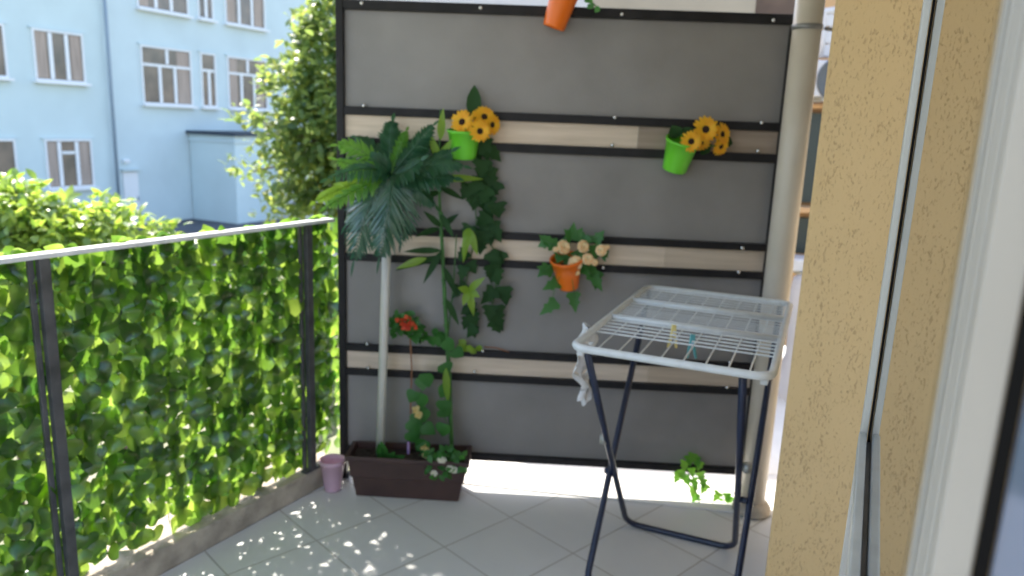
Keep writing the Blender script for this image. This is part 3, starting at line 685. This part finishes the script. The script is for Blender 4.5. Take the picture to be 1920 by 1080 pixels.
# creeper at the partition foot, right
t = thing('creeper', 'bright green creeper leaves hanging over the white strip below the partition', 'plant', aty(1300, 930, 2.86))
b = MB(); b2 = MB()
b2.tube([aty(1298, 862, 2.885), aty(1290, 890, 2.87), aty(1305, 920, 2.85), aty(1312, 942, 2.84)], .0022, 6)
b2.tube([aty(1298, 900, 2.86), aty(1330, 915, 2.85), aty(1360, 935, 2.83)], .0018, 6)
for u_, v_ in ((1300, 858), (1285, 872), (1312, 872), (1276, 888), (1295, 885), (1312, 893), (1283, 900), (1298, 905), (1318, 905), (1272, 895), (1300, 920), (1306, 932), (1312, 942), (1324, 915), (1348, 930), (1362, 932), (1370, 938), (1358, 945), (1290, 862), (1304, 866)):
    lf(b, u_, v_ - 8, u_ + rnd(-12, 12), v_ + 12, 2.87, 2.84, .042, IVY)
b2.build('stem', STEMG, t); b.build('leaves', LIME if False else leafmat('creeper_leaf', [(.07, .24, .03), (.12, .34, .04), (.3, .45, .06)], [(.2, .55, .05), (.3, .65, .08)], .35, .4), t, smooth=True)

# ================================================================== hanging pots
def pot(name, label, ub, vb, ut, vt, y, r0_, r1_, m_, fwd=.0, group='colourful pots hanging on the partition', sticker=False):
    p = aty(ub, vb, y); q = aty(ut, vt, y - fwd); ax = (q - p); h = ax.length; ax.normalize()
    t = thing(name, label, 'hanging pot', p, group)
    b = MB(); b.lathe(p, ax, [(0, .003), (r0_ - .004, .003), (r0_ - .004, 0), (r0_, 0), (r0_ + .001, .006), (r0_ + (r1_ - r0_) * .45, h * .45), (r1_, h - .012), (r1_ + .004, h - .010), (r1_ + .005, h), (r1_ - .002, h), (r1_ - .004, h - .012), (r0_, .012), (0, .012)], 40)
    b.build('pot', m_, t, smooth=True)
    b = MB(); a = q + V(0, r1_ * .9, 0); b.tube([a - V(0, 0, .02), a + V(0, .012, .02), a + V(0, .02, .045), a + V(0, .045, .05)], .003, 6); b.build('hook', m_, t, smooth=True)
    if sticker:
        c = p + ax * h * .68; sdv = ax.cross(V(0, -1, 0)).normalized(); dr = (V(0, -1, 0) - sdv * .55).normalized(); dr = (dr - ax * dr.dot(ax)).normalized(); rr = r0_ + (r1_ - r0_) * .68 + .0015
        b = MB(); b.lathe(c + dr * (rr - .001), dr, [(0, .0012), (.011, .001), (.012, 0)], 16); b.build('sticker', STICK, t)
    return t, p, q, ax
def sunflower(b, bd, p, nrm, r, stem_from, bs):
    nrm = Vector(nrm).normalized(); a = nrm.orthogonal().normalized(); c = nrm.cross(a)
    for ly, (n_, k_) in enumerate(((17, 1.0), (15, .8))):
        for i in range(n_):
            th = 2 * math.pi * (i + .5 * ly) / n_ + rnd(-.08, .08); d = a * math.cos(th) + c * math.sin(th) + nrm * (.15 + .25 * ly)
            b.leaf(p + d * r * .22, d, nrm, r * .80 * k_ * rnd(.9, 1.05), r * .27, PETALP, .2, .12)
    bd.lathe(p, nrm, [(0, r * .18), (r * .16, r * .17), (r * .30, r * .10), (r * .34, 0), (r * .2, -r * .1), (0, -r * .12)], 20)
    bs.tube([p - nrm * r * .1, p - nrm * .03 - V(0, 0, .01), stem_from], [.003, .0028, .0025], 6)

def bunch(label, flowers, y, root, leaves=()):
    t = thing('sunflower_bunch', label, 'artificial flowers', root)
    for (u_, v_, rpx, nr, dy) in flowers:
        b = MB(); bd = MB(); bs = MB(); p = aty(u_, v_, y + dy); r = rpx / F * y
        sunflower(b, bd, p, nr, r, root, bs)
        o = b.build('flower_head', PETAL, t, smooth=True); bd.build('centre', DISC, o, smooth=True); bs.build('stem', STEMG, o, smooth=True)
    b = MB()
    for q in leaves: lf(b, *q, y, y - .01, .058, OVAL, .25, .25, n=V(0, -1, .15))
    if leaves: b.build('leaves', IVYD, t, smooth=True)
YP = 2.895
G = pot('green_pot', 'lime green pot with sunflowers hanging above the palm', 870, 297, 870, 243, YP, .046, .060, GREENP, .012)
bunch('orange yellow sunflowers in the left green pot above the palm', [(867, 229, 22, (-.25, -1, .25), -.05), (908, 220, 22, (.3, -1, .5), -.03), (900, 246, 20, (.1, -1, .05), -.085), (922, 234, 19, (.9, -1, .0), -.06), (880, 216, 16, (-.3, -.8, .8), -.0), (886, 240, 14, (0, -1, -.3), -.06)], YP, G[2] - G[3] * .02,
      [(888, 222, 889, 160), (884, 235, 855, 215), (890, 235, 915, 262)])
G = pot('green_pot', 'lime green tilted pot with sunflowers on the right of the partition', 1264, 318, 1281, 262, YP - .01, .045, .060, GREENP, .038)
bunch('orange yellow sunflowers leaning out of the right green pot', [(1323, 243, 24, (-.05, -1, .15), -.07), (1296, 265, 20, (-.15, -1, -.05), -.09), (1316, 266, 17, (.1, -1, -.4), -.04), (1353, 252, 21, (.8, -1, .1), -.06), (1351, 274, 18, (.55, -1, -.35), -.055)], YP - .01, G[2] - G[3] * .02,
      [(1270, 258, 1262, 236), (1300, 262, 1283, 240), (1345, 262, 1375, 268), (1318, 275, 1330, 285)])
G = pot('orange_pot', 'orange pot with peach roses hanging low on the partition', 1066, 538, 1062, 484, YP - .005, .039, .061, ORANGEP, .035)
t = thing('rose_bunch', 'peach artificial roses with ivy leaves spilling from the lower orange pot', 'artificial flowers', G[2])
for (u_, v_, r_) in ((1060, 462, .025), (1077, 492, .026), (1104, 485, .021), (1127, 470, .020), (1096, 462, .022), (1042, 468, .010), (1083, 512, .011), (1116, 492, .012), (1140, 462, .008)):
    b = MB(); p = aty(u_, v_, YP - .07); nn = (V(rnd(-.4, .5), -1, rnd(-.1, .5))).normalized(); a = nn.orthogonal().normalized(); c = nn.cross(a)
    for ly in range(4):
        for i in range(5 + ly):
            th = 2 * math.pi * i / (5 + ly) + ly * .6; o_ = a * math.cos(th) + c * math.sin(th)
            b.leaf(p + o_ * r_ * (.06 + .10 * ly) - nn * r_ * (.10 + .08 * ly), nn * (.55 - .17 * ly) + o_ * (.45 + .25 * ly), nn, r_ * (.62 + .06 * ly), r_ * .9, PETALP, -.15, .25)
    b2 = MB(); b2.tube([p - nn * r_ * .3, p - nn * .03 - V(0, 0, .012), G[2] - G[3] * .02], .002, 6)
    o = b.build('rose', ROSE, t, smooth=True); b2.build('stem', STEMG, o)
b = MB(); b2 = MB()
for q in ((1040, 462, 1012, 440), (1030, 452, 1008, 462), (1072, 450, 1076, 418), (1072, 448, 1060, 430), (1078, 448, 1092, 428), (1115, 455, 1132, 432), (1030, 500, 1008, 518), (1036, 508, 1008, 500), (1048, 528, 1018, 542), (1044, 565, 1012, 590), (1074, 548, 1080, 586), (1108, 512, 1130, 545), (1118, 510, 1118, 545), (1100, 500, 1122, 512), (1068, 480, 1058, 498), (1092, 475, 1088, 490), (1112, 474, 1110, 500), (1048, 452, 1062, 476), (1126, 480, 1142, 470), (1080, 470, 1090, 488), (1112, 460, 1116, 482), (1066, 500, 1074, 520), (1090, 500, 1104, 516), (1088, 448, 1112, 452), (1052, 478, 1044, 492)):
    lf(b, *q, YP - .03, YP - .05 + rnd(-.02, .02), .056, IVY)
for e in ((1012, 448), (1076, 430), (1012, 515), (1030, 575), (1078, 560), (1120, 525), (1130, 440)):
    q = aty(*e, YP - .04); b2.tube([G[2] - G[3] * .02, (G[2] + q) / 2 + V(0, -.03, .02), q], .0014, 4)
b.build('leaves', IVYG, t, smooth=True); b2.build('vine', STEMG, t)
G = pot('orange_pot', 'orange pot hanging over the top rail of the partition', 1038, 52, 1066, -34, YP - .02, .040, .056, ORANGEP, .01, sticker=True)
garland('trailing_plant', 'small green trailing plant spilling out of the top orange pot', [(1090, -16), (1100, 0), (1112, 6), (1120, 14)], IVYG, YP - .02, .022, 2, 6, OVAL, 'plant')
# odd small bits lying on the lower rail
b = MB(); b.tube([aty(908, 650, 2.925), aty(930, 652, 2.92), aty(955, 660, 2.925)], .0025, 6)
tag(b.build('dry_twig', STEMB, None, smooth=True), 'thin reddish dry twig lying along the low partition rail', 'twig')
garland('sprig', 'little bright green sprig resting on the low partition rail', [(868, 648), (880, 652), (894, 652)], LIME, 2.925, .032, 3, 9, OVAL, 'plant', droop=.2)

# ================================================================== blue building
t = thing('blue_building', 'pale blue rendered building with white windows across the yard', 'building', fp(18, -2.32))
AXF = (FD, FN, V(0, 0, 1))
b = MB(); b.box(fp(9.0, 2.7, -3.0), (14.98, 6.0, 10.06), AXF); b.build('wall', BLUEW, t)           # s 1.5 .. 16.49
b = MB(); b.box(fp(31.5, 2.7, -3.12), (30.0, 6.0, 10.06), AXF); b.build('wall', BLUEW2, t)
def window(s0, s1, z0, z1, trans=(), horiz=(), curt=True, sub=None, rec=-.0):
    o = -.12 if s0 > 16.4 else 0
    cs, cz, ww, hh = (s0 + s1) / 2, (z0 + z1) / 2, s1 - s0, z1 - z0; fwid = .055
    b = MB()
    b.box(fp(cs, z1 - fwid / 2, o + .015), (ww, .09, fwid), AXF); b.box(fp(cs, z0 + fwid / 2, o + .015), (ww, .09, fwid), AXF)
    for s_ in (s0 + fwid / 2, s1 - fwid / 2): b.box(fp(s_, cz, o + .014), (fwid, .088, hh - 2 * fwid - .004), AXF)
    fr = b.build('window', WFRAME, t)
    for s_, a_, c_ in trans: b = MB(); b.box(fp(s_, (a_ + c_) / 2, o + .013), (.11, .08, c_ - a_ - .15), AXF); b.build('mullion', WFRAME, fr)
    for z_, a_, c_ in horiz: b = MB(); b.box(fp((a_ + c_) / 2, z_, o + .017), (c_ - a_ - .16, .084, .085), AXF); b.build('transom', WFRAME, fr)
    b = MB(); b.box(fp(cs, cz, o + .004), (ww - .1, .03, hh - .1), AXF); b.build('pane', WDARK, fr)
    if curt:
        for a_, c_ in curt: b = MB(); b.box(fp((a_ + c_) / 2, cz, o + .022), (c_ - a_, .012, hh - .17), AXF); b.build('curtain', CURT, fr)
    b = MB(); b.box(fp(cs, z0 - .04, o + .09), (ww + .12, .26, .07), AXF); b.build('sill', WFRAME, fr)
    # raised lintel strip standing in for the dark reveal line; wall stays flat
    b = MB(); b.box(fp(cs, z1 + .03, o + .03), (ww + .16, .07, .055), AXF); b.build('lintel', BLUEW2, fr)
for k in range(3):
    z = 2.28 + 3.09 * k
    window(14.22, 15.78, z, z + 1.46, [(14.74, z, z + 1.46), (15.24, z, z + 1.46)], (), [(14.30, 14.62), (15.36, 15.68)])
window(14.30, 15.80, -.90, .58, [(14.74, -.9, .58), (15.30, -.9, .58)], [(.18, 14.74, 15.30)], [(14.38, 14.66), (15.38, 15.7)])
window(12.10, 13.45, -.90, .58, [(12.8, -.9, .58)], (), [(12.2, 12.5)]); window(12.10, 13.45, 2.28, 3.74, [(12.8, 2.28, 3.74)], (), [(12.2, 12.5)])
for k in range(3):
    z = 1.76 + 3.09 * k; zt = z + 1.92; zm = z + 1.30
    window(17.88, 19.94, z, zt, [(18.60, z, zm + .04), (19.22, z, zm + .04), (18.92, zm, zt)], [(zm, 17.88, 19.94)], [(19.33, 19.84)] if k == 0 else [(17.98, 18.3)])
    window(20.36, 21.05, z, zt, [(20.72, z, zm + .04)], [(zm, 20.36, 21.05)], False)
    window(21.62, 23.66, z, zt, [(22.30, z, zm + .04), (22.96, z, zm + .04), (22.64, zm, zt)], [(zm, 21.62, 23.66)], [(21.72, 22.1), (23.1, 23.5)])
b = MB(); b.tube([fp(16.52, -2.3, .17), fp(16.52, 7.7, .17)], .055, 10); b.build('downpipe', DRAINM, t, smooth=True)
b = MB(); b.box(fp(17.20, -1.40, -.11), (.56, .08, 1.80), AXF); d_ = b.build('door', WFRAME, t); b = MB(); b.box(fp(17.42, -1.4, -.055), (.03, .05, .14), AXF); b.build('handle', DRAINM, d_)
b = MB(); b.box(fp(17.2, -.42, -.03), (.7, .16, .05), AXF); b.build('door_canopy', BLUEW2, t)
b = MB(); b.box(fp(17.05, -.13, -.05), (.22, .16, .12), AXF); b.build('wall_lamp', WFRAME, t, bevel=.02)
# annex
an = thing('annex', 'low pale blue flat roofed annex against the blue building', 'annex', fp(21, -2.32, 1))
b = MB(); b.box(fp(22.2, -.76, 1.02), (5.0, 2.2, 3.10), AXF); b.build('wall', BLUEW, an)
b = MB(); b.box(fp(22.2, .85, 1.05), (5.24, 2.42, .12), AXF); b.build('roof', ROOFM, an)
b = MB(); b.box(fp(22.2, .60, 1.04), (5.10, 2.27, .10), AXF); b.build('cornice', BLUEW2, an)
b = MB(); b.box(fp(23.6, -.95, 2.6), (3.4, .9, 2.72), AXF); b.build('white_front', WHITEW, an)  # front face of the annex, its brightness put in as a whiter colour

# ================================================================== tree and shrubs
def foliage(name, label, cat, blobs, n, lsize, m_, base, trunk=None, clump=.16, per=9, limbs=()):
    t = thing(name, label, cat, base); b = MB(); wts = [r[1] * r[2] * r[3] for r in blobs]
    for i in range(n):
        (c, rx, ry, rz) = random.choices(blobs, wts)[0]
        q = rv()
        while q.length > 1: q = rv()
        if random.random() < .55 and q.length > 1e-3: q = q.normalized() * rnd(.75, 1.08)
        cc = c + V(q.x * rx, q.y * ry, q.z * rz); od = (q + V(0, 0, .5)).normalized()
        for k in range(per):
            d = (od * .6 + rv()).normalized()
            b.leaf(cc + rv() * clump * .6, d, V(0, 0, 1) + rv() * .7, lsize * rnd(.7, 1.2), lsize * .55, OVAL, .2, .3)
    b.build('crown', m_, t, smooth=True)
    b = MB()
    if trunk: b.tube(trunk[0], trunk[1], 9)
    for pts, rs in limbs: b.tube(pts, rs, 6)
    b.build('trunk', BARK, t, smooth=True)
    return t
YT = 9.0
def bl(u_, v_, y, rpx, ry=None, rv_=None):
    k = y / F; return (aty(u_, v_, y), rpx * k, (ry or rpx) * k, (rv_ or rpx) * k)
blobs = [bl(650, 40, YT, 75), bl(640, 120, YT, 90), bl(560, 165, YT, 60, 70, 45), bl(660, 220, YT, 110), bl(590, 240, YT, 80, 80, 50), bl(520, 245, YT, 50, 50, 32), bl(480, 225, YT, 36, 36, 18), bl(560, 320, YT, 85, 80, 40), bl(470, 322, YT, 34, 30, 13),
         bl(620, 370, YT, 70, 70, 40), bl(600, 330, YT, 60, 60, 50), bl(545, 385, YT, 60, 50, 32), bl(590, 300, YT, 70, 70, 40), bl(520, 120, YT, 28, 26, 14), bl(528, 90, YT, 20, 20, 12), bl(585, 60, YT, 30, 30, 18), bl(610, 15, YT, 40), bl(800, 100, YT, 140), bl(505, 280, YT, 40, 40, 20), bl(720, 330, YT, 120)]
tb = aty(680, 420, YT); tb.z = -2.32; tm = aty(670, 250, YT)
limbs = []
for (c, rx, ry, rz) in blobs[:12]: limbs.append(([tm + V(0, 0, -.5), (tm + c) / 2 + V(0, 0, -.1), c], [.035, .022, .008]))
foliage('leafy_tree', 'tall green and yellow leaved tree behind the partition left edge', 'tree', blobs, 1500, .115, TREEL, tb, ([tb, (tb + tm) / 2 + V(.08, 0, 0), tm, aty(660, 40, YT)], [.16, .12, .09, .03]), clump=.2, per=8, limbs=limbs)
YS = 4.8
def shrub(label, blobs, n, base_px, m_, y):
    g = aty(*base_px, y); g.z = -2.32; top = blobs[0][0]
    lim = [([g + V(0, 0, .3), (g + c) / 2, c], [.03, .02, .006]) for (c, *_) in blobs]
    foliage('shrub', label, 'shrub', blobs, n, .085, m_, g, ([g, g + V(0, 0, .6), top - V(0, 0, .2)], [.05, .04, .02]), clump=.11, per=9, limbs=lim)
shrub('yellow green bushy shrub beyond the handrail at the far left', [bl(40, 400, YS, 75, 80, 48), bl(-60, 400, YS, 90, 80, 60), bl(110, 430, YS, 80, 80, 42), bl(40, 520, YS, 120, 80, 70), bl(170, 440, YS, 60, 70, 42), bl(-40, 650, YS, 150, 90, 100), bl(30, 360, YS, 30, 30, 16)], 620, (60, 700), BUSHL, YS)
shrub('low yellow green shrub beyond the handrail, right of the tall shrub', [bl(230, 440, 5.2, 60, 70, 42), bl(285, 425, 5.2, 38, 40, 14), bl(200, 400, 5.2, 42, 40, 20), bl(270, 500, 5.2, 90, 80, 50), bl(200, 620, 5.2, 130, 90, 90)], 420, (230, 760), BUSHL, 5.2)
# low hedge row in the yard, behind the leaf screen
shrub('dark green hedge bush low behind the leaf screen near the partition', [bl(480, 560, 6.2, 150, 100, 85), bl(620, 600, 6.2, 120, 100, 90), bl(380, 620, 6.2, 120, 90, 80)], 420, (500, 800), TREEL, 6.2)
